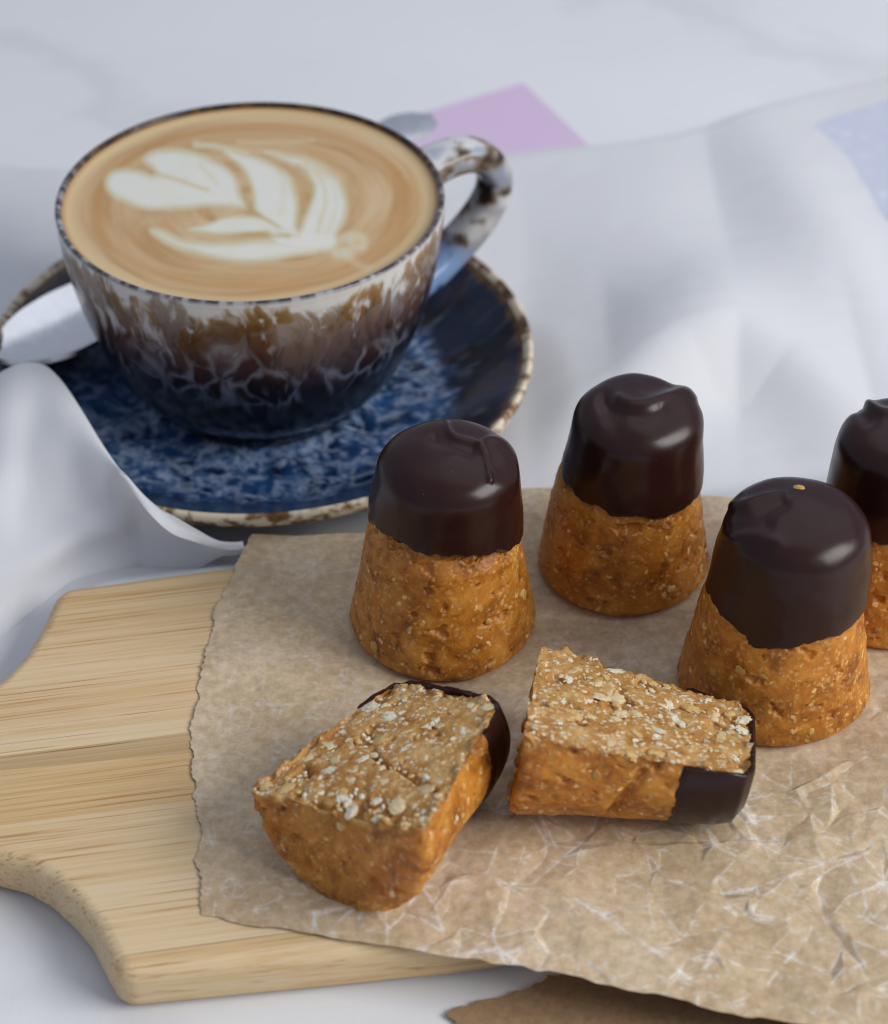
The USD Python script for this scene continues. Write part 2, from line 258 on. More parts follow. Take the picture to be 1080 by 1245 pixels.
# the corner of the cloth that is folded up over the saucer's rim at the left
edge = [(-120, 545, .020), (-60, 500, .024), (0, 453, .030), (25, 442, .032), (45, 441, .032), (66, 453, .032), (84, 475, .032), (104, 506, .031), (128, 545, .030), (152, 580, .0285), (172, 611, .0265), (192, 636, .0245), (210, 650, .0215), (230, 657, .0185), (250, 663, .0145), (272, 667, .0130), (296, 667, .0120)]
bot = [(-160, 800, .0016), (-90, 800, .0016), (-30, 790, .0016), (0, 775, .0016), (25, 755, .0016), (45, 740, .0016), (70, 722, .0016), (95, 708, .0016), (120, 700, .0016), (150, 692, .0016), (180, 686, .0016), (205, 682, .0016), (228, 678, .0016), (246, 676, .004), (272, 676, .0085), (298, 674, .0095)]
t = np.linspace(0, 1, 120)
def c3(l):
    q = np.array([at(*p) for p in l]); return ospl(q, 120)
E0, B0 = c3(edge), c3(bot)
# mid line: over the rim then down
nv = 70; s = np.linspace(0, 1, nv)
out = B0-E0
C1 = E0 + out*[.45, .45, .02] + [0, 0, .004]; C2 = E0 + out*[.62, .62, .75]
S = s[None, :, None]
fl = (1-S)**3*E0[:, None] + 3*(1-S)**2*S*C1[:, None] + 3*(1-S)*S*S*C2[:, None] + S**3*B0[:, None]
lowp = fl.reshape(-1, 3)
wv = (fbm(lowp*[38, 38, 30]+7.7, 3, 9)-.5).reshape(120, nv)*.006*np.sin(np.pi*s)[None]**1.0
wv += .0035*np.exp(-((s[None]-.62-.18*np.sin(t*5)[:, None])/.1)**2)*np.sin(np.pi*t)[:, None]
nn = vnormals(lowp, gridfaces(120, nv)[:, ::-1]).reshape(120, nv, 3); nn *= np.sign(nn[..., 2:3]+1e-9)
fl = fl + nn*wv[..., None]
fl[..., 2] = np.maximum(fl[..., 2], .0016)
rf_ = np.hypot(fl[..., 0]-CUP[0], fl[..., 1]-CUP[1])
pq = (rf_ < SR+.0028) & (fl[..., 2] < .0208) & (fl[..., 1] < CUP[1]); kq = np.where(pq, (SR+.0028)/rf_, 1.0)
fl[..., :2] = CUP+(fl[..., :2]-CUP)*kq[..., None]
fl[1:-1, 2:-2] = gaussian_filter1d(gaussian_filter1d(fl, 1.2, axis=1, mode='nearest'), 1.5, axis=0, mode='nearest')[1:-1, 2:-2]
ff = gridfaces(120, nv)
if vnormals(fl.reshape(-1, 3), ff)[:, 2].mean() < 0: ff = ff[:, ::-1]
obj('cloth_fold', sheet(fl.reshape(-1, 3), ff, .0005), 'white_cotton', cl, smooth=60)

# ------------------------------------------------------------------ papers at the back
def flat_sheet(name, poly, z, th, material, label, cat):
    q = [at(a, b, z)[:2] for a, b in poly]
    m = trimesh.creation.extrude_polygon(Polygon(q), th, engine='earcut'); m.apply_translation((0, 0, z))
    tag(stage.GetPrimAtPath(obj(name, m, material)), label, cat)
flat_sheet('pink_card', [(470, 152), (637, 102), (720, 182), (560, 232)], .0003, .0005, 'pink_paper', 'pink paper card tucked under the back edge of the white cloth', 'card')
flat_sheet('patterned_paper', [(925, 172), (1085, 122), (1260, 120), (1260, 300), (1110, 285)], .0022, .0004, 'lavender_print', 'lavender paper with white speckled print lying on the cloth at far right', 'paper')

# ------------------------------------------------------------------ chopping board of bamboo strips
tg = np.roll(ring, -2, 0)-np.roll(ring, 2, 0); tg /= np.linalg.norm(tg, axis=1, keepdims=True); inn = np.stack([-tg[:, 1], tg[:, 0]], 1)
prof = [(.0018, .0011), (.0006, .0016), (0, .0028), (0, ZB-.0034)] + [(.0034*(1-math.cos(a)), ZB-.0034+.0034*math.sin(a)) for a in np.linspace(.3, math.pi/2, 5)]
rv, rf = [], []
for d, z in prof: rv.append(np.c_[ring+inn*d, np.full(n_o, z)])
for k in range(len(prof)-1):
    a = np.arange(n_o); b = (a+1) % n_o
    rf += [np.stack([k*n_o+a, k*n_o+b, (k+1)*n_o+b], 1), np.stack([k*n_o+a, (k+1)*n_o+b, (k+1)*n_o+a], 1)]
import mapbox_earcut
def cap(r2): return np.array(mapbox_earcut.triangulate_float64(r2, np.array([len(r2)], np.uint32))).reshape(-1, 3)
ct, cb = cap(rv[-1][:, :2]), cap(rv[0][:, :2])
def orient(tri, r2, up):
    ar = np.cross(r2[tri[:, 1]]-r2[tri[:, 0]], r2[tri[:, 2]]-r2[tri[:, 0]])
    tri = tri.copy(); fl_ = (ar > 0) != up; tri[fl_] = tri[fl_][:, ::-1]; return tri
rf += [orient(ct, rv[-1][:, :2], True)+(len(prof)-1)*n_o, orient(cb, rv[0][:, :2], False)]
BV, BFc = np.vstack(rv), np.vstack(rf)
bm = m3.Manifold(m3.Mesh(BV.astype(np.float32), BFc.astype(np.uint32)))
board = thing('chopping_board', 'pale bamboo chopping board with a scooped shoulder and handle at left', 'chopping board')
nrm = np.array([-math.sin(BANG), math.cos(BANG), 0])
off = BV@nrm; lo, hi = off.min(), off.max()
cuts = [lo-.01]; rs = np.random.default_rng(8)
while cuts[-1] < hi: cuts.append(cuts[-1]+rs.uniform(.017, .021))
for k in range(len(cuts)-1):
    s_ = bm.trim_by_plane(tuple(nrm), float(cuts[k]+.00002)).trim_by_plane(tuple(-nrm), float(-cuts[k+1]+.00002))
    if s_.is_empty() or s_.volume() < 1e-8: continue
    obj('bamboo_strip', s_, f'bamboo_{"abcd"[[0,1,3,2,1,3,0,1][k % 8]]}', board, smooth=35)

# ------------------------------------------------------------------ treats: places (needed by the paper too)
TB = .0213; HT = .046
treats = [dict(px=(539, 755), s=1.0), dict(px=(757, 684), s=.955), dict(px=(938, 831), s=1.0), dict(px=(1074, 722), s=.98)]
PZ = ZB+.0009
for q in treats: q['c'] = at(*q['px'], PZ)

# ------------------------------------------------------------------ baking parchment
pl = [(247, 1112), (243, 1080), (238, 1050), (243, 1005), (236, 960), (235, 920), (228, 890), (239, 855), (242, 810), (255, 765), (268, 725), (285, 690), (306, 649)]
pf = [(306, 649), (360, 652), (450, 648), (520, 630), (580, 610), (640, 594), (700, 594), (770, 599), (870, 604), (1000, 612), (1300, 610)]
pn = [(247, 1112), (330, 1129), (420, 1143), (520, 1161), (600, 1172), (700, 1189), (800, 1207), (900, 1227), (1000, 1241), (1080, 1262), (1350, 1330)]
W = lambda L: np.array([at(a, b, ZB+.0005)[:2] for a, b in L])
L_, F_, N_ = W(pl), W(pf), W(pn)
nu, nvv = 520, 420
u = np.linspace(0, 1, nu); v = np.linspace(0, 1, nvv)
near, far_, lef = interp1(N_, u), interp1(F_, u), interp1(L_, v)
rig = near[-1]+(far_[-1]-near[-1])*v[:, None]
grid = (near[:, None]*(1-v)[None, :, None]+far_[:, None]*v[None, :, None] + lef[None]*(1-u)[:, None, None]+rig[None]*u[:, None, None]
        - (near[0]*((1-u)[:, None, None]*(1-v)[None, :, None]) + near[-1]*(u[:, None, None]*(1-v)[None, :, None]) + far_[0]*((1-u)[:, None, None]*v[None, :, None]) + far_[-1]*(u[:, None, None]*v[None, :, None])))
# torn, serrated left edge
ser = (.0005*np.abs(((v*58+.9*noise(np.stack([v*23, v*0, v*0], -1), 6)) % 1)-.5)*2*noise(np.stack([v*31, v*0, v*0], -1), 7) + .0013*(noise(np.stack([v*40, v*0, v*0], -1), 4)-.5))
grid[:, :, 0] += ser[None]*np.exp(-u*60)[:, None]
grid[:, :, 1] += (.0008*(noise(np.stack([u*60, u*0, u*0], -1), 14)-.5))[:, None]*np.exp(-v*40)[None]
G = grid.reshape(-1, 2)
def crumple(sp, amp, seed):
    r = np.random.default_rng(seed); lo_, hi_ = G.min(0)-.02, G.max(0)+.02
    n = int(np.prod((hi_-lo_)/sp)); P = lo_+r.random((n, 2))*(hi_-lo_); h = (r.random(n)-.5)*2*amp
    D = Delaunay(P); H = LinearNDInterpolator(D, h)(G)
    g = np.zeros((len(D.simplices), 2))
    for k, tr in enumerate(D.simplices):
        A = np.c_[P[tr], np.ones(3)]; g[k] = np.linalg.solve(A+np.eye(3)*1e-12, h[tr])[:2]
    pts, wt = [], []
    for k in range(len(D.simplices)):
        for j in range(3):
            m_ = D.neighbors[k][j]
            if m_ > k:
                a, b = P[np.delete(D.simplices[k], j)]; w_ = min(np.linalg.norm(g[k]-g[m_]), .8)
                L = np.linalg.norm(b-a); nn_ = max(int(L/.0003), 2); tt = np.linspace(0, 1, nn_)[:, None]
                pts.append(a+(b-a)*tt); wt.append(np.full(nn_, w_))
    pts, wt = np.vstack(pts), np.concatenate(wt)
    d, i = cKDTree(pts).query(G); return np.nan_to_num(H), d, wt[i]
gn = np.c_[G*1.0, np.zeros(len(G))]
wob = np.stack([fbm(gn*160+1.3, 3, 21), fbm(gn*160+9.3, 3, 22)], -1)-.5
G0 = G.copy(); G = G+wob*.0024                      # creases wander
h1, d1, w1 = crumple(.0098, .0012, 1); h2, d2, w2 = crumple(.0048, .00085, 2); h3, d3, w3 = crumple(.03, .0010, 5)
G = G0
scr = pr(np.c_[G, np.full(len(G), ZB)])
reg = sst(.60*(scr[:, 0]-300)/780+.62*(scr[:, 1]-760)/480, .16, .66)
reg = .16+.84*reg
calm = np.ones(len(G))
for q in treats: calm *= sst(np.linalg.norm(G-q['c'][:2], axis=1), TB-.002, TB+.012)
edge_calm = np.repeat(np.minimum(u*10+.02, 1), nvv)
hz = (.72*(h1+h2)+.0010+h3*.6)*reg*calm*edge_calm*np.tile(np.minimum(v*14+.25, 1), nu)
sag = -.004*sst(-(G@nrm[:2]-(at(540, 1146, ZB)[:2]@nrm[:2])), .003, .05)
flut = .0004*np.sin(np.tile(v, nu)*23)*np.exp(-np.repeat(u, nvv)*18)
over = G@nrm[:2]-(at(540, 1146, ZB)[:2]@nrm[:2])
z0p = ZB+.0002+.0004*edge_calm
Z = np.where(over > -.007, np.maximum(z0p+hz, ZB+.0002), z0p+hz)+sag*sst(-over, .006, .02)+np.abs(flut)
n_break = fbm(gn*420+2.2, 2, 31)
cr = np.exp(-(d1/.00030)**2)*sst(w1, .07, .28)*sst(n_break, .42, .60) + .85*np.exp(-(d2/.00022)**2)*sst(w2, .06, .24)*sst(n_break, .40, .58)
cr += .5*np.exp(-(d1/.0012)**2)*sst(w1, .2, .5)*sst(fbm(gn*90+4, 3, 8), .48, .7)*.6
cr = np.clip(cr*(.25+.75*reg)*(.35+.65*calm), 0, 1)
flk = sst(fbm(gn*[700, 1400, 1]+5, 2, 44), .66, .80)*.6          # small pale fibres and flecks
blot = fbm(gn*55+8, 4, 51)
base = ramp(blot, [(.3, (.64, .48, .30)), (.5, (.70, .54, .35)), (.7, (.76, .60, .41))])
pcol = mixc(mixc(base, (.74, .65, .53), flk), (.90, .86, .79), cr)
pv = np.c_[G, Z]; pfc = gridfaces(nu, nvv)
if vnormals(pv, pfc)[:, 2].mean() < 0: pfc = pfc[:, ::-1]
sv, sf = sheet(pv, pfc, .00012)
tag(stage.GetPrimAtPath(obj('baking_parchment', (sv, sf), 'parchment', smooth=True, col=np.vstack([pcol, pcol]))), 'crumpled brown baking parchment with torn left edge lying over the board', 'baking paper')

# the darker paper that lies on the table below
kp = [(543, 1235), (556, 1229), (580, 1222), (612, 1214), (640, 1206), (668, 1192), (690, 1186), (760, 1180), (1400, 1180), (1400, 1500), (700, 1400)]
kw = np.array([at(a, b, .0)[:2] for a, b in kp])
kl = Polygon(kw).segmentize(.0012); kc = np.array(kl.exterior.coords)[:-1]; kc = kc+(np.stack([noise(np.c_[kc*1600, kc[:, :1]*0], 2), noise(np.c_[kc*1600, kc[:, :1]*0], 3)], -1)-.5)*.0012
km = trimesh.creation.extrude_polygon(Polygon(kc).buffer(0), .0004, engine='earcut'); km.apply_translation((0, 0, .0006))
tag(stage.GetPrimAtPath(obj('kraft_paper', km, 'kraft')), 'darker kraft paper with a torn edge on the table below the parchment', 'paper')

# ------------------------------------------------------------------ saucer
NT = 720; th = np.linspace(0, 2*np.pi, NT, endpoint=False)
def lathe(profile, center, close=True):
    p = np.array(profile); r, z = p[:, 0], p[:, 1]
    V = np.stack([center[0]+r[None]*np.cos(th)[:, None], center[1]+r[None]*np.sin(th)[:, None], np.broadcast_to(z[None], (NT, len(p)))], -1)
    return V.reshape(-1, 3), gridfaces(NT, len(p), True)
def vor(P, n, lo_, hi_, seed, stretch):
    """F2-F1 and F1 of a random point set, per point"""
    r = np.random.default_rng(seed); S_ = (lo_+r.random((n, 3))*(hi_-lo_))*stretch
    d, i = cKDTree(S_).query(P*stretch, k=2); return d[:, 1]-d[:, 0], d[:, 0], i[:, 0]
navy, pale, ink = lin(14, 46, 88), lin(128, 152, 188), lin(8, 12, 22)
def mottle(P, seed):
    w = np.stack([fbm(P*150+k*3.3, 3, seed+k) for k in range(3)], -1)-.5
    q = P+w*.005
    n1 = fbm(q*240, 5, seed+5); n2 = fbm(q*95+4, 4, seed+6); n3 = fbm(q*620, 3, seed+8); n4 = fbm(q*330+9, 4, seed+9)
    lace = np.exp(-((n1-.5)/.075)**2)
    c = mixc(lin(30, 66, 112), lin(10, 26, 52), sst(n2, .46, .68))
    c = mixc(c, lin(76, 106, 144), sst(n4, .44, .66)*.8)
    k_ = np.clip(lace*sst(n2*.45+n3*.55, .34, .62)*.72+sst(n4*.5+n3*.5, .53, .66)*.65, 0, .85)
    c = mixc(c, lin(150, 166, 194), k_)
    return mixc(c, lin(5, 12, 26), sst(n3, .60, .74)*sst(n2, .42, .58)*.6)
SC = CUP
up_prof = [(0.0005, .0052), (.012, .0050), (.026, .0050), (.0275, .0058), (.030, .0058), (.032, .0050), (.040, .0052), (.048, .0062), (.055, .0088), (.061, .0122), (.066, .0155), (.0695, .0178)]
up_prof = ospl(np.array(up_prof), 150)
lip = [(.0702, .0184), (.0711, .0187), (.0716, .0184), (.0719, .0172), (.0717, .0160), (.0711, .0150)]
dn = [(.0700, .0142), (.066, .0122), (.060, .0098), (.053, .0064), (.045, .0042), (.038, .0030), (.037, .0013), (.034, .0012), (.033, .0028), (.0005, .0028)]
full = np.vstack([up_prof, ospl(np.array([up_prof[-1]]+lip+[dn[0]]), 34)[1:], ospl(np.array(dn[:6]), 30)[1:], np.array(dn[6:])])
V, Fc = lathe(full, SC); Fc = Fc[:, ::-1] if vnormals(V, Fc)[10:NT*3:20, 2].mean() < 0 else Fc
R_ = np.hypot(V[:, 0]-SC[0], V[:, 1]-SC[1]); A_ = np.arctan2(V[:, 1]-SC[1], V[:, 0]-SC[0])
Pq = V-[SC[0], SC[1], 0]
cc = mottle(Pq, 100)
rp = np.stack([np.cos(A_)*7, np.sin(A_)*7, R_*60], -1)
streak = fbm(rp*1.6, 4, 61); fine = fbm(np.stack([np.cos(A_)*30, np.sin(A_)*30, R_*130], -1), 3, 62)
wall = sst(R_+.012*(streak-.5)+.006*sst(np.sin(A_+.3), -.4, .5), .051, .0575)
wcol = mixc(lin(10, 12, 20), lin(60, 42, 36), sst(streak, .45, .7)); wcol = mixc(wcol, lin(120, 130, 150), sst(fine, .58, .8)*.45); wcol = mixc(wcol, lin(16, 36, 66), sst(fbm(rp*1.1+7, 3, 66), .42, .6)*.75)
front_w = sst(-np.sin(A_), .45, .95)                  # the glaze pooled bluer along one side of the saucer
wcol = mixc(wcol, mixc(lin(10, 26, 52), lin(20, 56, 100), sst(fine, .35, .65)), front_w*.9)
cc = mixc(cc, wcol, wall)
brown = mixc(lin(66, 44, 30), lin(120, 84, 48), fine); cc = mixc(cc, brown, sst(R_+.003*(fine-.5), .0668, .0695)*(.35+.65*(1-front_w)))
idx = np.tile(np.arange(len(full)), NT)
isl = (idx >= 149)
sp = .6*fbm(np.stack([np.cos(A_)*15, np.sin(A_)*15, V[:, 2]*260], -1), 4, 71)+.4*fbm(np.stack([np.cos(A_)*46, np.sin(A_)*46, V[:, 2]*500], -1), 3, 72)
rimc = mixc(lin(222, 208, 182), lin(120, 86, 50), sst(sp, .43, .60)); rimc = mixc(rimc, lin(60, 42, 30), sst(sp, .62, .72)*.8)
cc = np.where(isl[:, None], rimc, cc)
cc = np.where((idx > 149+36)[:, None], mixc(lin(26, 30, 44), lin(12, 14, 22), fine), cc)
sauc = thing('saucer', 'mottled blue glazed saucer with a speckled rim under the coffee cup', 'saucer')
fi = idx[Fc]; isr = (fi.min(1) >= 149) & (fi.max(1) <= 149+36)
for nm, sel in (('dish', ~isr), ('rim', isr)):
    uu, f2 = clean(V, Fc[sel]); obj(nm, (V[uu], f2), 'glaze', sauc, smooth=True, col=cc[uu])

# ------------------------------------------------------------------ cup
ZR = .064; RR = .0485
outp = [(.0005, .0062), (.021, .0062), (.0235, .0056), (.0255, .0060), (.0262, .0075), (.0282, .0088), (.0325, .0122), (.0368, .0170), (.0411, .0260), (.0443, .0360), (.0467, .0460), (.0482, .0560), (.04855, .0618)]
q1 = ospl(np.array(outp[5:]), 220)
lipc = ospl(np.array([(.04855, .0618), (.04865, .0631), (.0483, .06385), (.04775, .0639), (.0472, .0635), (.0470, .0624)]), 22)
inn_ = ospl(np.array([(.0470, .0624), (.0455, .0560), (.0425, .0450), (.038, .034), (.032, .024), (.02, .015), (.0005, .0125)]), 60)
fullc = np.vstack([np.array(outp[:5]), q1, lipc[1:], inn_[1:]])
V, Fc = lathe(fullc, CUP)
if (vnormals(V, Fc)*(V-[CUP[0], CUP[1], .035]))[:, :2].sum(1)[np.tile(np.arange(len(fullc)), NT) < 200].mean() < 0: Fc = Fc[:, ::-1]
idx = np.tile(np.arange(len(fullc)), NT)
A_ = np.arctan2(V[:, 1]-CUP[1], V[:, 0]-CUP[0]); Pq = V-[CUP[0], CUP[1], 0]
U2 = np.stack([np.cos(A_)*.046, np.sin(A_)*.046, V[:, 2]], -1)      # unrolled wall
def glaze(U2, z):
    wv = np.stack([fbm(U2*[110, 110, 80]+k*5.1, 3, 80+k) for k in range(3)], -1)-.5
    q = U2+wv*[.009, .009, .011]
    r = np.random.default_rng(17); n = 430; an = r.random(n)*2*np.pi; S_ = np.stack([np.cos(an)*.046, np.sin(an)*.046, r.random(n)*.07], -1)*[1, 1, .72]
    d, i = cKDTree(S_).query(q*[1, 1, .72], k=2); e, f1, ci = d[:, 1]-d[:, 0], d[:, 0], i[:, 0]
    tone = r.random(n)[ci]; shift = (r.random(n)-.5)[ci]
    streak = fbm(q*[430, 430, 70], 3, 85); fur = fbm(q*[800, 800, 150], 2, 91); soft_ = fbm(q*[140, 140, 90], 3, 86); big = fbm(U2*[70, 70, 40], 3, 87)
    t_ = (.064-z)/.058+.10*(big-.5)+.07*shift*sst(e, .0, .0015)+.05*(streak-.5)+.05*(soft_-.5)
    body = ramp(t_, [(0, lin(168, 140, 96)), (.08, lin(132, 98, 52)), (.17, lin(100, 68, 34)), (.26, lin(84, 56, 42)), (.36, lin(62, 44, 44)), (.45, lin(34, 26, 30)), (.54, lin(14, 13, 18)), (.66, lin(6, 8, 13)), (.80, lin(9, 18, 34)), (.92, lin(16, 34, 62)), (1.0, lin(14, 26, 44))])
    grey = ramp(t_, [(0, lin(170, 160, 150)), (.2, lin(112, 96, 94)), (.4, lin(70, 62, 68)), (.55, lin(26, 28, 36)), (1, lin(14, 24, 40))])
    c = mixc(body, grey, sst(tone, .45, .75)*.65)
    c = mixc(c, c*.55, sst(fur, .50, .72)*.7)
    white = ramp(t_, [(0, lin(216, 214, 208)), (.2, lin(204, 204, 204)), (.4, lin(160, 166, 182)), (.6, lin(96, 116, 150)), (1, lin(50, 80, 120))])
    run = fbm(q*[300, 300, 62]+3, 4, 94); run2 = fbm(q*[700, 700, 110]+6, 3, 97)          # pale glaze running down in drips
    rn = .62*run+.38*run2
    th_ = np.interp(t_, [0, .04, .08, .16, .26, .36, .46, .56, 1], [.26, .47, .56, .60, .625, .64, .66, .72, .9])
    drips = sst(rn+.16*(fur-.5)+.10*(streak-.5), th_-.08, th_+.11)
    patch = sst(fbm(U2*[62, 62, 55]+11, 3, 93), .42, .58)
    ef = e+.0020*(fur-.5)+.0016*(streak-.5)
    lace = (1-sst(ef, -.0004, .0018))*np.interp(t_, [.08, .2, .34, .50, .60, .70], [.05, .2, .3, .42, .22, 0])*(.05+.95*patch)
    c = mixc(c, white, np.clip(np.maximum(drips*np.interp(t_, [0, .3, .6, 1], [.92, .72, .4, .1]), lace), 0, .95))
    return mixc(c, mottle(U2, 140)*.55, sst(t_, .74, .95)*.75)
cc = glaze(U2, V[:, 2])
lipn = fbm(np.stack([np.cos(A_)*28, np.sin(A_)*28, A_*0], -1), 3, 90); backl = sst(np.sin(A_), -.2, .6)
lipcol = mixc(mixc(lin(96, 92, 96), lin(66, 50, 34), backl), mixc(lin(200, 200, 204), lin(118, 84, 44), backl), sst(lipn, .5, .7)*.45)
lipcol = mixc(lipcol, lin(44, 40, 50), sst(lipn, .46, .34)*.8)
tz = idx-(5+220)
cc = mixc(cc, lipcol, sst(tz, 3.0, 9.0)*1.0)
cc = np.where((tz > 20)[:, None], mixc(lin(150, 108, 58), lin(90, 60, 32), lipn), cc)
cup = thing('coffee_cup', 'wide stoneware cup with dripped white, brown and blue glaze on the saucer', 'cup')
obj('bowl', (V, Fc), 'glaze', cup, smooth=True, col=cc)
# handle: a ring standing out to the back right
HA = math.radians(29); hd = np.array([math.cos(HA), math.sin(HA), 0]); hs = np.array([-math.sin(HA), math.cos(HA), 0])
hp = ospl(np.array([(.0455, .0560), (.0522, .0580), (.0595, .0588), (.0660, .0568), (.0702, .0515), (.0704, .0452), (.0672, .0394), (.0620, .0340), (.0540, .0285), (.0430, .0250)]), 90)
tgh = np.gradient(hp, axis=0); tgh /= np.linalg.norm(tgh, axis=1, keepdims=True); nrh = np.stack([tgh[:, 1], -tgh[:, 0]], 1)
na = 40; a_ = np.linspace(0, 2*np.pi, na, endpoint=False); tt = np.linspace(0, 1, 90)
wid = .0067-.0012*np.sin(tt*np.pi)+.002*sst(tt, .75, 1); thk = .0043+.0008*sst(tt, .8, 1)+.0006*sst(tt, .15, 0)
ca, sa = np.sign(np.cos(a_))*np.abs(np.cos(a_))**.8, np.sign(np.sin(a_))*np.abs(np.sin(a_))**.8
ctr = np.array([CUP[0], CUP[1], 0])+hp[:, 0:1]*hd+hp[:, 1:2]*[0, 0, 1]
nw = nrh[:, 0:1]*hd+nrh[:, 1:2]*[0, 0, 1]
HV = ctr[:, None]+nw[:, None]*(thk[:, None, None]*sa[None, :, None])+hs[None, None]*(wid[:, None, None]*ca[None, :, None])
HV = HV.transpose(1, 0, 2).reshape(-1, 3); HF = gridfaces(na, 90, True)
if (vnormals(HV, HF)*(HV-np.tile(ctr, (na, 1)))).sum(1).mean() < 0: HF = HF[:, ::-1]
hn = fbm((HV-[CUP[0], CUP[1], 0])*170+5, 3, 95); hn2 = fbm((HV-[CUP[0], CUP[1], 0])*90+1, 3, 96); tq = np.tile(tt, na)
hc = mixc(lin(206, 206, 206), lin(150, 148, 148), sst(hn2, .45, .65)); hc = mixc(hc, lin(122, 136, 160), sst(fbm((HV-[CUP[0], CUP[1], 0])*130+15, 3, 99), .52, .66)*.7); hc = mixc(hc, lin(112, 88, 56), sst(hn, .53, .60)*.9); hc = mixc(hc, lin(48, 34, 32), sst(hn, .60, .68)*.95)
hc = mixc(hc, mixc(lin(120, 146, 186), lin(40, 66, 104), sst(hn, .45, .62)), sst(tq, .70, .82))
obj('handle', (HV, HF), 'glaze', cup, smooth=True, col=hc)

# ------------------------------------------------------------------ the coffee with its latte art
ZC = .0621; RC = .04715
nr = 170
rr = np.linspace(0.0004, 1, nr)
V = np.stack([CUP[0]+RC*rr[None]*np.cos(th)[:, None], CUP[1]+RC*rr[None]*np.sin(th)[:, None], np.broadcast_to(ZC+.0008*np.clip((rr-.93)/.07, 0, 1)[None]**2, (NT, nr))], -1).reshape(-1, 3)
Fc = gridfaces(NT, nr, True)
if vnormals(V, Fc)[:, 2].mean() < 0: Fc = Fc[:, ::-1]
px = pr(V*[1, 1, 0]+[0, 0, ZC])                       # the art is laid out on the flat coffee surface
wob = np.stack([fbm(V*[150, 150, 1], 3, 3), fbm(V*[150, 150, 1]+7, 3, 4)], -1)-.5
px = px+wob*4
def Z1(pts): return [(60+x/4.154, 110+y/4.154) for x, y in pts]
def Z2(pts): return [(280+x/4.0, 110+y/4.0) for x, y in pts]
def soft(poly, w0=-7, w1=10): return sst(sdf(px, spl(poly)), w0, w1)
heart = soft(Z1([(283, 470), (310, 412), (380, 392), (450, 402), (525, 420), (505, 385), (478, 345), (520, 305), (640, 295), (750, 318), (860, 365), (925, 410), (955, 470), (968, 530), (1010, 592), (940, 590), (840, 585), (730, 592), (600, 598), (470, 590), (370, 560), (310, 525)]))
leaf = soft(Z2([(-40, 278), (60, 300), (170, 335), (250, 385), (300, 440), (325, 520), (332, 600), (338, 655), (330, 700), (250, 690), (190, 650), (120, 580), (108, 510), (85, 430), (50, 380), (0, 330)]))
leaf2 = soft(Z2([(170, 300), (300, 312), (410, 345), (490, 400), (548, 465), (570, 560), (558, 640), (525, 705), (520, 755), (430, 775), (340, 760), (320, 700), (345, 650), (375, 560), (395, 480), (370, 420), (300, 365), (220, 325)]))
low = soft(Z1([(510, 702), (560, 700), (640, 738), (740, 762), (900, 765), (1080, 752), (1200, 760), (1300, 765), (1400, 780), (1380, 812), (1300, 830), (1200, 845), (1080, 862), (960, 866), (840, 850), (700, 812), (590, 770), (525, 730)]))
midl = soft(Z1([(700, 702), (790, 676), (860, 645), (960, 628), (1080, 640), (1180, 680), (1290, 720), (1290, 742), (1160, 728), (1040, 722), (900, 728), (800, 725)]), -4, 7)*.95
root = soft(Z2([(180, 640), (260, 680), (330, 690), (420, 690), (520, 700), (515, 770), (420, 785), (300, 785), (200, 740)]))
foam = np.max([heart, leaf, leaf2*.97, low*.95, midl, root], 0)
def gap(poly, w, s_): return 1-s_*np.exp(-(seg_dist(px, poly)/w)**2)
foam *= gap(ospl(np.array(Z1([(850, 335), (940, 395), (982, 460), (1000, 520), (1008, 575)])), 30), 5.0, .85)
foam *= gap(ospl(np.array(Z1([(500, 400), (620, 445), (720, 475), (800, 500)])), 30), 3.4, .42)
foam *= gap(ospl(np.array(Z1([(760, 375), (820, 430), (850, 465)])), 30), 4, .22)
foam *= gap(ospl(np.array(Z1([(1000, 585), (1080, 640), (1160, 690)])), 30), 3, .35)
foam *= gap(ospl(np.array(Z2([(-20, 712), (100, 713), (190, 707), (280, 705)])), 30), 3.2, .55)
foam *= gap(ospl(np.array(Z2([(235, 400), (260, 480), (245, 590)])), 30), 5, .18)
foam *= gap(ospl(np.array(Z2([(330, 375), (395, 450), (385, 520), (350, 600), (330, 660)])), 30), 5, .5)
foam *= gap(ospl(np.array(Z2([(370, 360), (455, 460), (460, 560), (425, 680)])), 30), 4, .28)
foam *= gap(ospl(np.array(Z2([(420, 380), (505, 480), (510, 600), (470, 690)])), 30), 4, .16)
def stroke(poly, w, s_): return s_*np.exp(-(seg_dist(px, ospl(np.array(poly), 30))/w)**2)
sw = stroke(Z2([(500, 770), (535, 725), (590, 702), (640, 715), (645, 755)]), 7, .42)+stroke(Z2([(520, 800), (570, 785), (600, 760), (590, 740)]), 7, .35)+stroke(Z2([(560, 790), (620, 840), (670, 860)]), 7, .25)
sw += stroke(Z1([(740, 275), (850, 285), (1000, 320)]), 5, .55)+stroke(Z2([(40, 245), (200, 250), (400, 240)]), 4, .25)+stroke(Z1([(450, 690), (480, 660), (560, 640)]), 6, .15)
foam = np.clip(np.maximum(foam, sw), 0, 1)
rad = np.hypot(V[:, 0]-CUP[0], V[:, 1]-CUP[1])/RC
swl = fbm(np.stack([rad*16+1.5*fbm(V*[60, 60, 1], 2, 12), np.cos(np.arctan2(V[:, 1]-CUP[1], V[:, 0]-CUP[0]))*1.3, np.sin(np.arctan2(V[:, 1]-CUP[1], V[:, 0]-CUP[0]))*1.3], -1), 4, 13)
crema = ramp(swl, [(.25, lin(188, 148, 100)), (.5, lin(202, 168, 124)), (.75, lin(211, 183, 144))])
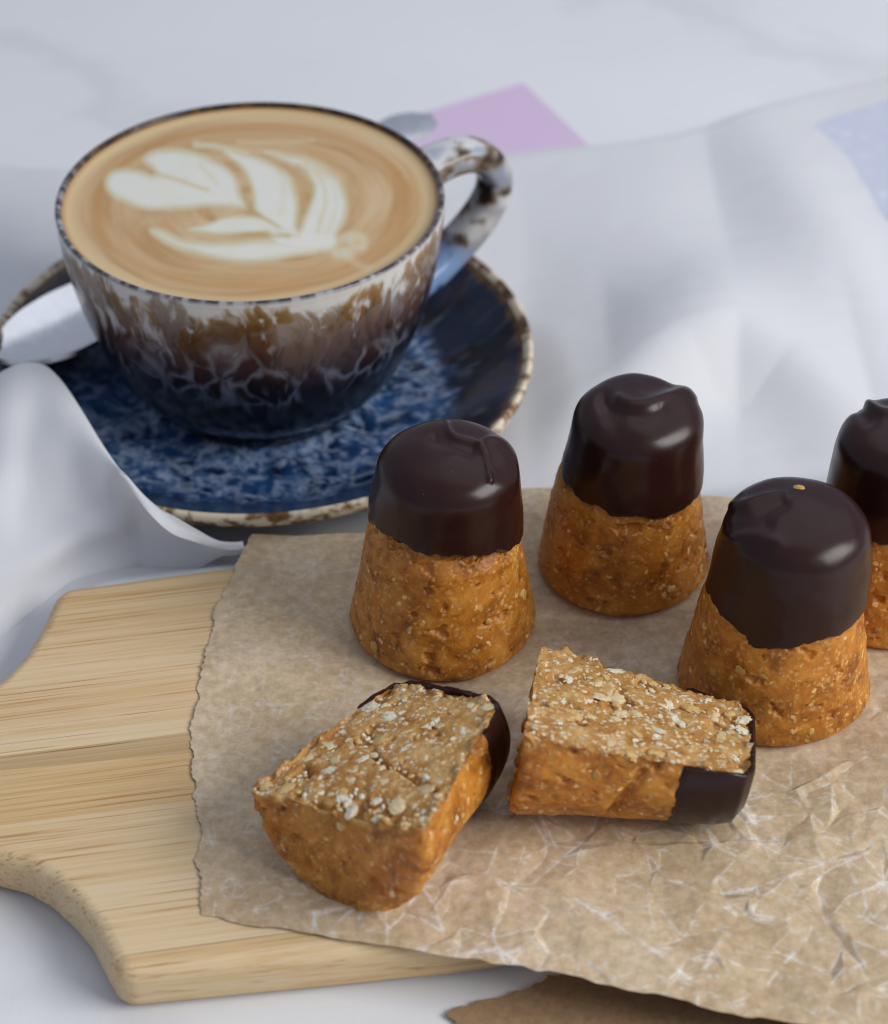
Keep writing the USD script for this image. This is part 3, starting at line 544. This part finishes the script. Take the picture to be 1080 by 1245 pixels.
crema = mixc(crema, lin(214, 186, 142), sst(rad, .88, .94)*.8); crema = mixc(crema, lin(168, 116, 60), sst(rad, .965, 1.0)*.8)
crema = mixc(crema, lin(188, 136, 76), np.exp(-((rad-.82)/.035)**2)*.55)
ccol = mixc(mixc(crema, lin(214, 200, 166), sst(foam, .02, .55)), lin(226, 224, 214), sst(foam+.16*(fbm(V*[210, 210, 1]+3, 3, 77)-.5), .45, 1.08))
cof = thing('coffee', 'milky coffee with a white poured leaf pattern filling the glazed cup', 'coffee')
ff_ = foam[Fc].mean(1) > .5
for nm, sel in (('crema', ~ff_), ('foam_leaf', ff_)):
    uu, f2 = clean(V, Fc[sel]); obj(nm, (V[uu], f2), 'milk_coffee', cof, smooth=True, col=ccol[uu])

# ------------------------------------------------------------------ spoon on the saucer behind the cup
tip = np.array([-.1165, .0572, .0175]); end = np.array([-.0038, .1715, .0265])
ax_ = end-tip; LS = np.linalg.norm(ax_); ax_ /= LS; sd = np.cross([0, 0, 1], ax_); sd /= np.linalg.norm(sd); upv = np.cross(ax_, sd)
def spoon_half(s0):                                   # half width along the length
    return np.interp(s0, [0, .003, .008, .016, .026, .036, .044, .050, .056, .08, .115, .14, LS-.012, LS-.006, LS-.002, LS], [.0006, .0065, .0100, .0130, .0136, .0122, .0088, .0058, .0036, .0028, .0034, .0056, .0080, .0074, .0048, .0008])
ns, nw_ = 220, 25
s0 = np.linspace(0, LS, ns); s0[0] = 0; hw = spoon_half(s0)
from scipy.ndimage import gaussian_filter1d
hw[6:-6] = gaussian_filter1d(hw, 3)[6:-6]
wq = np.linspace(-1, 1, nw_)
bowl_d = .0034*np.sin(np.pi*np.clip(s0/.052, 0, 1))**.8
arch = .004*np.sin(np.pi*np.clip((s0-.05)/(LS-.05), 0, 1))
SV = tip+s0[:, None, None]*ax_+sd*(hw[:, None, None]*wq[None, :, None])+upv*((-bowl_d[:, None]*(1-wq[None]**2)+arch[:, None]-.0006*wq[None]**2*(s0[:, None] > .056))[..., None])
SF = gridfaces(ns, nw_)
if vnormals(SV.reshape(-1, 3), SF)[:, 2].mean() < 0: SF = SF[:, ::-1]
sp_ = thing('teaspoon', 'steel teaspoon resting on the saucer with its handle running behind the cup', 'spoon')
scut = int(np.searchsorted(s0, .054)); fs = SF//nw_
for nm, sel in (('spoon_bowl', fs.max(1) <= scut), ('spoon_handle', fs.max(1) > scut)):
    uu, f2 = clean(SV.reshape(-1, 3), SF[sel]); obj(nm, sheet(SV.reshape(-1, 3)[uu], f2, .0012), 'polished_steel', sp_, smooth=50)

# ------------------------------------------------------------------ little pieces of nut and grain
def blob(r, sx, sy, sz, lump=.35, sub=1):
    b = trimesh.creation.icosphere(sub, 1.0); v_ = b.vertices*(1+lump*(r.random((len(b.vertices), 1))-.5))
    return v_*[sx, sy, sz], np.array(b.faces)
def place_piece(parent, name, m_, center, n, r, material, smooth=60):
    n = n/np.linalg.norm(n); a = np.cross(n, [.3, .8, .5]); a /= np.linalg.norm(a); b = np.cross(n, a); an = r.random()*6.28
    X = a*math.cos(an)+b*math.sin(an); Y = np.cross(n, X)
    v_ = m_[0][:, :1]*X+m_[0][:, 1:2]*Y+m_[0][:, 2:3]*n+center
    obj(name, (v_, m_[1]), material, parent, smooth=smooth)

# ------------------------------------------------------------------ whole treats
def body_r(z): return TB-(TB-.0137)*(z/HT)
def make_treat(k, q, label, bnd, ridges, top, lean=(0, 0)):
    c, S_ = q['c'], q['s']; lean = [(.0010, 0), (.0014, 0), (.0012, 0), (0, 0)][k]; r = np.random.default_rng(100+k)
    t_ = thing('chocolate_bite', label, 'confection', 'whole chocolate dipped bites on the parchment', tuple(c))
    # body
    n_t, n_z = 420, 130; ta = np.linspace(0, 2*np.pi, n_t, endpoint=False)
    pr_ = np.vstack([np.c_[np.linspace(.0005, TB-.0022, 16), np.full(16, .0002)], np.c_[TB-.0022+.0020*np.sin(np.linspace(.2, 1.5, 7)), .0022-.0020*np.cos(np.linspace(.2, 1.5, 7))], np.c_[[body_r(z)-.0022*sst(z, .026, .034) for z in np.linspace(.0028, .036, n_z)], np.linspace(.0028, .036, n_z)], np.c_[np.linspace(.0135, .0005, 12), np.full(12, .0362)]])*S_
    V = np.stack([pr_[None, :, 0]*np.cos(ta)[:, None], pr_[None, :, 0]*np.sin(ta)[:, None], np.broadcast_to(pr_[None, :, 1], (n_t, len(pr_)))], -1).reshape(-1, 3)
    F_ = gridfaces(n_t, len(pr_), True)
    if (vnormals(V, F_)[:, :2]*V[:, :2]).sum() < 0: F_ = F_[:, ::-1]
    N = vnormals(V, F_); P = V+c
    dsp = .0010*(fbm(P*70, 3, 200+k)-.5)+.0005*(fbm(P*330, 4, 210+k)-.5)
    e, f1, ii = vor(P+.0009*(np.stack([fbm(P*300+j, 2, 9) for j in range(3)], -1)-.5), 2600, P.min(0), P.max(0), 31+k, np.ones(3))
    on = (np.random.default_rng(k).random(2600) > .72)[ii]; dsp += .00014*on*sst(f1, .0017, .0008)
    pit = sst(fbm(P*300+2, 4, 230+k), .64, .74); dsp -= .0009*pit+.0006*sst(fbm(P*290+20, 3, 235+k), .54, .66)*np.exp(-((V[:, 2]-.030)/.0035)**2)
    low_ = np.sin(np.arctan2(V[:, 1], V[:, 0])*3+k)*.0004*sst(V[:, 2], .012, .0); dsp += low_
    wgt = sst(V[:, 2], .0, .0015)
    V = V+N*(dsp*wgt)[:, None]
    # ragged foot
    obj('biscuit_body', (V, F_), 'caramel_dough', t_, smooth=True)
    # cap boundary heights from three picture points
    def z_of(px_, dx, dy, R):
        zs = np.linspace(0, .045, 200); pts = np.stack([c[0]+dx*R*np.ones(200), c[1]+dy*R*np.ones(200), c[2]+zs], -1)
        return zs[np.argmin(np.abs(pr(pts)[:, 1]-px_))]
    zl, zf, zr = z_of(bnd[0], -1, -.1, .017*S_), z_of(bnd[1], 0, -1, .018*S_), z_of(bnd[2], 1, -.1, .017*S_)
    z0, Ac = (zl+zr)/2, (zr-zl)/2; Bc = z0-zf
    n_t, n_e, n_s, n_o2 = 420, 10, 70, 130
    ta = np.linspace(0, 2*np.pi, n_t, endpoint=False)
    rag = fbm(np.stack([np.cos(ta)*9, np.sin(ta)*9, ta*0+k], -1), 4, 240+k)-.5; rag2 = fbm(np.stack([np.cos(ta)*3, np.sin(ta)*3, ta*0+k], -1), 3, 250+k)-.5
    ze = z0+Ac*np.cos(ta)+np.clip(-Bc, -.004, .004)*-np.sin(ta)*1.0 + .0016*rag+.0035*rag2
    ze = np.where(np.sin(ta) < 0, z0+Ac*np.cos(ta)+Bc*np.sin(ta)+.0016*rag+.0028*rag2, ze)
    Ht = (HT+.0034)*S_*top
    rs_ = .0064*S_                                     # shoulder radius
    rows = []
    def rc(z):
        cone = TB-(TB-.0137)*(z/S_/HT); return S_*(np.minimum(cone+.0007, .0172)-.0)
    for j in range(n_e):                               # rolled lower lip
        a = j/(n_e-1)*math.pi/2; rows.append(np.stack([rc(ze)-.0011*math.cos(a), ze+.0011*(1-math.cos(a))], 1))
    zt = Ht-rs_; rb0 = rc(ze); rt0 = .0156*S_
    for j in range(1, n_s+1):
        s__ = j/n_s; z = (ze+.0011)*(1-s__)+zt*s__; rows.append(np.stack([rb0*(1-s__)+rt0*s__+.0002*S_*math.sin(math.pi*s__), z], 1))
    for j in range(1, n_o2+1):
        f = j/n_o2
        if f < .5:
            a = f/.5*math.pi/2*.9; rows.append(np.stack([np.full(n_t, rt0-rs_*1.12*(1-math.cos(a))), np.full(n_t, zt+rs_*math.sin(a))], 1))
        else:
            a = math.pi/2*.9; r0 = rt0-rs_*1.12*(1-math.cos(a)); g = (f-.5)/.5; rows.append(np.stack([np.full(n_t, r0*(1-g)+.00001), np.full(n_t, zt+rs_*math.sin(a)+.0011*(1-(1-g)**2))], 1))
    A = np.stack(rows, 1); As = gaussian_filter1d(A, 7, axis=1, mode='nearest'); wq_ = sst(np.arange(A.shape[1]), n_e+2, n_e+16)[None, :, None]*sst(A.shape[1]-np.arange(A.shape[1]), 3, 14)[None, :, None]; A = A*(1-wq_)+As*wq_; nz = A.shape[1]
    V = np.stack([A[..., 0]*np.cos(ta)[:, None], A[..., 0]*np.sin(ta)[:, None], A[..., 1]], -1).reshape(-1, 3)
    F_ = gridfaces(n_t, nz, True)
    if (vnormals(V, F_)*(V-[0, 0, .02]))[:, :2].sum() < 0: F_ = F_[:, ::-1]
    N = vnormals(V, F_); P = V+c; sc_ = pr(P)
    V = V+np.stack([lean[0]*sst(V[:, 2], .012, .045), lean[1]*sst(V[:, 2], .012, .045), V[:, 2]*0], -1); P = V+c; sc_ = pr(P)
    upn = sst(N[:, 2], -.1, .5)
    d_ = .0018*(fbm(P*60+k*3, 2, 260+k)-.5)+.0004*(fbm(P*150, 2, 270+k)-.5)
    facing = (N@(CAM-c)/np.linalg.norm(CAM-c)) > -.25
    for poly, amp, w in ridges:
        pl_ = ospl(np.array(poly, float), 40) if len(poly) > 2 else poly
        dd = seg_dist(sc_, pl_); ta_ = np.ones(len(dd))
        d_ += amp*np.exp(-(dd/w)**2)*facing*upn
    V = V+N*d_[:, None]
    capp = obj('chocolate_cap', (V, F_), 'chocolate', t_, smooth=True)
    # chunks of nut that show in the body
    for j in range(9):
        an = -math.pi/2+(r.random()-.5)*2.7; z = r.uniform(.003, .022)*S_
        if z > z0+Bc*math.sin(an)-.002: z *= .5
        R = body_r(z/S_)*S_; n = np.array([math.cos(an), math.sin(an), .15])
        sz = r.uniform(.0006, .0017); place_piece(t_, 'nut_chunk', blob(r, sz, sz*r.uniform(.6, .9), .0005), np.array([math.cos(an)*R, math.sin(an)*R, z])-n*.00034, n, r, ['nut_caramel', 'oat_tan', 'nut_caramel', 'crumb_dough'][j % 4])
    return t_, capp, z0
make_treat(0, treats[0], 'chocolate tipped bite nearest the saucer, a forked ridge on its top', (637, 685, 655), [
    ([(543, 516), (556, 532), (582, 541), (592, 560), (596, 584)], .00055, 4.2), ([(583, 541), (600, 533), (618, 540), (627, 560), (628, 590), (622, 612)], .0005, 4.2), ([(530, 535), (552, 540), (572, 547)], -.0007, 9), ([(600, 560), (612, 570)], -.0006, 12)], 1.0)
make_treat(1, treats[1], 'darker chocolate tipped bite at the back, standing against the white cloth', (575, 634, 588), [
    ([(752, 486), (775, 494), (800, 488), (828, 476), (846, 480)], .0009, 8), ([(735, 485), (765, 503), (790, 505), (805, 498)], -.0007, 10), ([(740, 500), (748, 520)], -.0007, 16), ([(790, 470), (815, 470)], -.0006, 12)], 1.0)
make_treat(2, treats[2], 'foremost whole bite with a tan nut drop on its smooth chocolate top', (742, 796, 725), [
    ([(868, 612), (900, 612), (930, 604), (955, 602)], .0004, 5), ([(880, 622), (920, 624), (950, 612)], -.0006, 9), ([(890, 655), (915, 652), (945, 660)], .0006, 10), ([(885, 640), (930, 637)], -.0006, 10)], 1.0, lean=(.0012, 0))
make_treat(3, treats[3], 'chocolate tipped bite cut off by the right border of the photo', (640, 671, 640), [
    ([(1052, 486), (1068, 500), (1086, 504)], .0009, 6), ([(1040, 492), (1056, 510)], -.0008, 9)], 1.0)
# the nut drop on the third cap
r = np.random.default_rng(5); c3_ = treats[2]['c']
zs = np.linspace(.03, .05, 60); best = min(zs, key=lambda z: 0)
pp = at(972, 597, c3_[2]+.0492)
place_piece('/World/chocolate_bite_002', 'nut_drop', blob(r, .0018, .0013, .0013, .1, 2), pp-c3_, np.array([.05, .1, 1]), r, 'nut_caramel')

# ------------------------------------------------------------------ cut halves
def rev(profile, n=200):
    return m3.CrossSection([np.array(profile)]).revolve(n)
def wobble(p): return np.stack([fbm(p*400, 3, 61), fbm(p*400+5, 3, 62)], -1)-.5
def make_half(k, label, pose, cofs, rs1, hs_, tau):
    r = np.random.default_rng(300+k); yaw, pit, roll = np.radians(pose[:3]); pos = np.array(pose[3:6])
    R1, R2, H = TB*rs1, .0150*rs1, HT*hs_
    Rm = Ro.from_euler('ZYX', [yaw, pit, roll]).as_matrix()
    body = rev([(0, 0), (R1-.0016, 0), (R1-.0004, .0005), (R1, .0018), (R2, H-.0035), (R2-.0012, H-.0012), (R2-.004, H-.0002), (0, H)])
    zc = H*(.70 if k else .74)
    rb = lambda z: R1-(R1-R2)*z/(H-.0035)
    cap_o = rev([(0, zc), (rb(zc)+.0004, zc), (rb(zc)+.0007, zc+.0012), (R2+.0007, H-.004), (R2-.0004, H-.0008), (R2-.0035, H+.0010), (0, H+.0012)])
    # axis: revolve stands along z; turn it to lie along x
    toX = np.array([[0, 0, 1, 0], [0, 1, 0, 0], [-1, 0, 0, 0]], float)
    an_ = math.atan(tau); toX[:3, :3] = np.array([[math.cos(an_), 0, -math.sin(an_)], [0, 1, 0], [math.sin(an_), 0, math.cos(an_)]])@toX[:3, :3]   # the knife went through a little askew
    body, cap_o = body.transform(toX), cap_o.transform(toX); ce = lambda x: cofs-x*tau
    cap_s = cap_o-body
    tb_ = trimesh.creation.box((.2, .2, .1)); tb_.apply_translation((0, 0, cofs+.05))
    knife = m3.Manifold(m3.Mesh(tb_.vertices.astype(np.float32), tb_.faces.astype(np.uint32)))
    def shape(man, el):
        m_ = (man-knife).refine_to_length(el).to_mesh(); return np.array(m_.vert_properties[:, :3], float), np.array(m_.tri_verts)
    bv, bf = shape(body, .00055)
    t_ = thing('halved_bite', label, 'confection', None, tuple(pos))
    W_ = lambda v_: v_@Rm.T
    face = np.abs(bv[:, 2]-cofs) < 1e-5
    m_ = trimesh.Trimesh(bv, bf, process=True, merge_norm=True, merge_tex=True); m_.merge_vertices(); bv, bf = np.array(m_.vertices), np.array(m_.faces)
    face = np.abs(bv[:, 2]-cofs) < 1e-5
    hw_ = np.sqrt(np.maximum(rb(bv[:, 0])**2-ce(bv[:, 0])**2, 1e-9)); inset = np.minimum(hw_-np.abs(bv[:, 1]), np.minimum(bv[:, 0], H-bv[:, 0]))
    P = bv+k*.3; N = vnormals(bv, bf)
    rough = .0008*(fbm(P*230, 4, 310)-.5)+.0006*(fbm(P*800, 3, 311)-.5)
    pit_ = sst(fbm(P*230+3, 3, 312), .62, .72)
    dz = np.where(face, rough-.0013*pit_, .0012*(fbm(P*120, 3, 313)-.5)+.0011*(fbm(P*420, 4, 314)-.5)-.0009*sst(fbm(P*300+9, 4, 316), .62, .74))
    edge_ = face & (inset < .0012)
    jag = (fbm(P*420, 3, 315)-.45)
    N2 = np.where(face[:, None], np.array([0, 0, 1.0]), N)
    bv2 = bv+N2*dz[:, None]
    bv2[edge_] += N[edge_]*(.0024*jag[edge_])[:, None]+np.c_[np.zeros((edge_.sum(), 2)), .0018*jag[edge_]]
    if k == 0:   # crumbled dent along the wide edge and a crack across
        dent = np.exp(-((bv[:, 0]-.003)/.0035)**2)*np.exp(-((bv[:, 1]+.006)/.006)**2)*face; bv2[:, 2] -= .0042*dent*sst(fbm(P*260, 3, 318), .40, .62)+.0022*np.exp(-((bv[:, 0]-.0015)/.0028)**2)*face*sst(fbm(P*330+4, 3, 319), .50, .62)
        crack = np.exp(-(seg_dist(bv[:, :2]+.0012*(wobble(bv)), [(.019, .004), (.0165, -.001), (.0155, -.006), (.0135, -.011), (.0125, -.016)])/.00055)**2)*face; bv2[:, 2] -= .0020*crack
    else:
        nick = np.exp(-(seg_dist(np.c_[bv[:, 0], bv[:, 2]], [(.0245, .001), (.022, -.006), (.0205, -.012)])/.0010)**2)*(bv[:, 1] < 0)*(~face); bv2 += N*(-.0016*nick)[:, None]
    fm = face[bf].all(1)
    for nm, sel, mt in (('cut_face', fm, 'cut_dough'), ('outer_crust', ~fm, 'caramel_dough')):
        uu, f2 = clean(bv2, bf[sel]); obj(nm, (W_(bv2[uu]), f2), mt, t_, smooth=True)
    cv_, cf_ = shape(cap_s, .0008)
    Nc = vnormals(cv_, cf_); cfz = np.abs(cv_[:, 2]-cofs) < 1e-5
    cv_ = cv_+np.where(cfz[:, None], np.array([0, 0, 1.0])*(.0012*(fbm(cv_*500, 3, 320)-.35))[:, None], Nc*(.0006*(fbm(cv_*120, 2, 321)-.5))[:, None])
    ed = np.abs(cv_[:, 0]-zc) < .0003; cv_[ed, 0] += .0022*(fbm(cv_[ed]*400, 3, 322)-.5)
    obj('chocolate_shell', (W_(cv_), cf_), 'chocolate', t_, smooth=40)
    # grains and nuts standing in the cut face
    pts = []; tries = 0
    while len(pts) < 240 and tries < 9000:
        tries += 1; x_ = r.uniform(.0012, H-.0012); hh = math.sqrt(rb(x_)**2-ce(x_)**2)-.0008; y_ = r.uniform(-hh, hh); s_ = .00035+.0018*r.random()**1.9
        if all((x_-a)**2+(y_-b)**2 > (.92*(s_+d))**2 for a, b, d in pts): pts.append((x_, y_, s_))
    kinds = ['nut_tan', 'puffed_white', 'oat_cream', 'puffed_white', 'oat_tan', 'oat_cream', 'puffed_white', 'oat_tan']
    for j, (x_, y_, s_) in enumerate(sorted(pts, key=lambda a: -a[2])):
        kd = kinds[j % 8] if s_ > .0006 else ['oat_tan', 'oat_cream', 'oat_tan', 'puffed_white'][j % 4]
        nm = 'nut_chunk' if kd == 'nut_tan' else 'puffed_grain' if kd == 'puffed_white' else 'oat_flake'
        zz_ = cofs+(.0012*(fbm(np.array([[x_, y_, cofs]])+k*.3, 1, 3)[0]-.5))*0-.00005
        place_piece(t_, nm, blob(r, s_*1.1, s_*r.uniform(.5, .95), min(.00026+.05*s_, .00036), (.85 if kd == 'puffed_white' else .5), 2 if s_ > .0009 else 1), W_(np.array([[x_, y_, zz_-.0002]]))[0], Rm@np.array([(r.random()-.5)*.3, (r.random()-.5)*.3, 1]), r, kd, smooth=70 if nm == 'nut_chunk' else 50)
    # chunks in the crust
    for j in range(40):
        an = math.pi+r.random()*math.pi; x_ = r.uniform(.002, zc-.002)
        if math.sin(an)*rb(x_) > ce(x_)-.001: continue
        n = np.array([.12, math.cos(an), math.sin(an)]); s_ = r.uniform(.0005, .0015)
        place_piece(t_, 'nut_chunk', blob(r, s_, s_*.8, .0005), W_(np.array([[x_, math.cos(an)*rb(x_), math.sin(an)*rb(x_)+x_*tau]])-n*.00035)[0], Rm@n, r, ['nut_caramel', 'oat_cream', 'crumb_dough'][j % 3])
    for j in range(14):                                # in the flat base
        a, b = r.uniform(-R1*.8, R1*.8), r.uniform(-R1*.85, cofs-.001)
        if a*a+b*b > (R1*.88)**2: continue
        s_ = r.uniform(.0006, .0016); n = np.array([-1., 0, 0]); place_piece(t_, 'nut_chunk', blob(r, s_, s_*.8, .0006), W_(np.array([[.0000, a, b]]))[0], Rm@n, r, ['nut_caramel', 'oat_tan', 'crumb_dough'][j % 3])
make_half(0, 'halved bite at left, cut side up with its wide end toward the viewer', (57.5, 1.6, -15.8, -.0212, -.1222, .0341), .0018, 1.005, .897, -.112)
make_half(1, 'halved bite at right, its cut face paler and its chocolate tip pointing right', (-10.2, 8.8, -16.3, .0175, -.0908, .0337), .0042, 1.001, .988, .037)

# ------------------------------------------------------------------ crumbs
r = np.random.default_rng(12)
for a, b, s_, l in [(597, 1031, .0011, 'larger caramel crumb alone on the parchment between the two halved bites'), (588, 967, .0012, 'caramel crumb tucked in the gap between the two halved bites'), (578, 975, .0006, 'tiny crumb beside the right edge of the left halved bite'), (566, 962, .0007, 'tiny crumb touching the right side of the left halved bite')]:
    p = at(a, b, ZB+.0014); v_, f_ = blob(r, s_*1.15, s_*1.0, s_*.9, .45, 2)
    tag(stage.GetPrimAtPath(obj('crumb', (v_+p, f_), 'crumb_dough', smooth=50)), l, 'crumb')
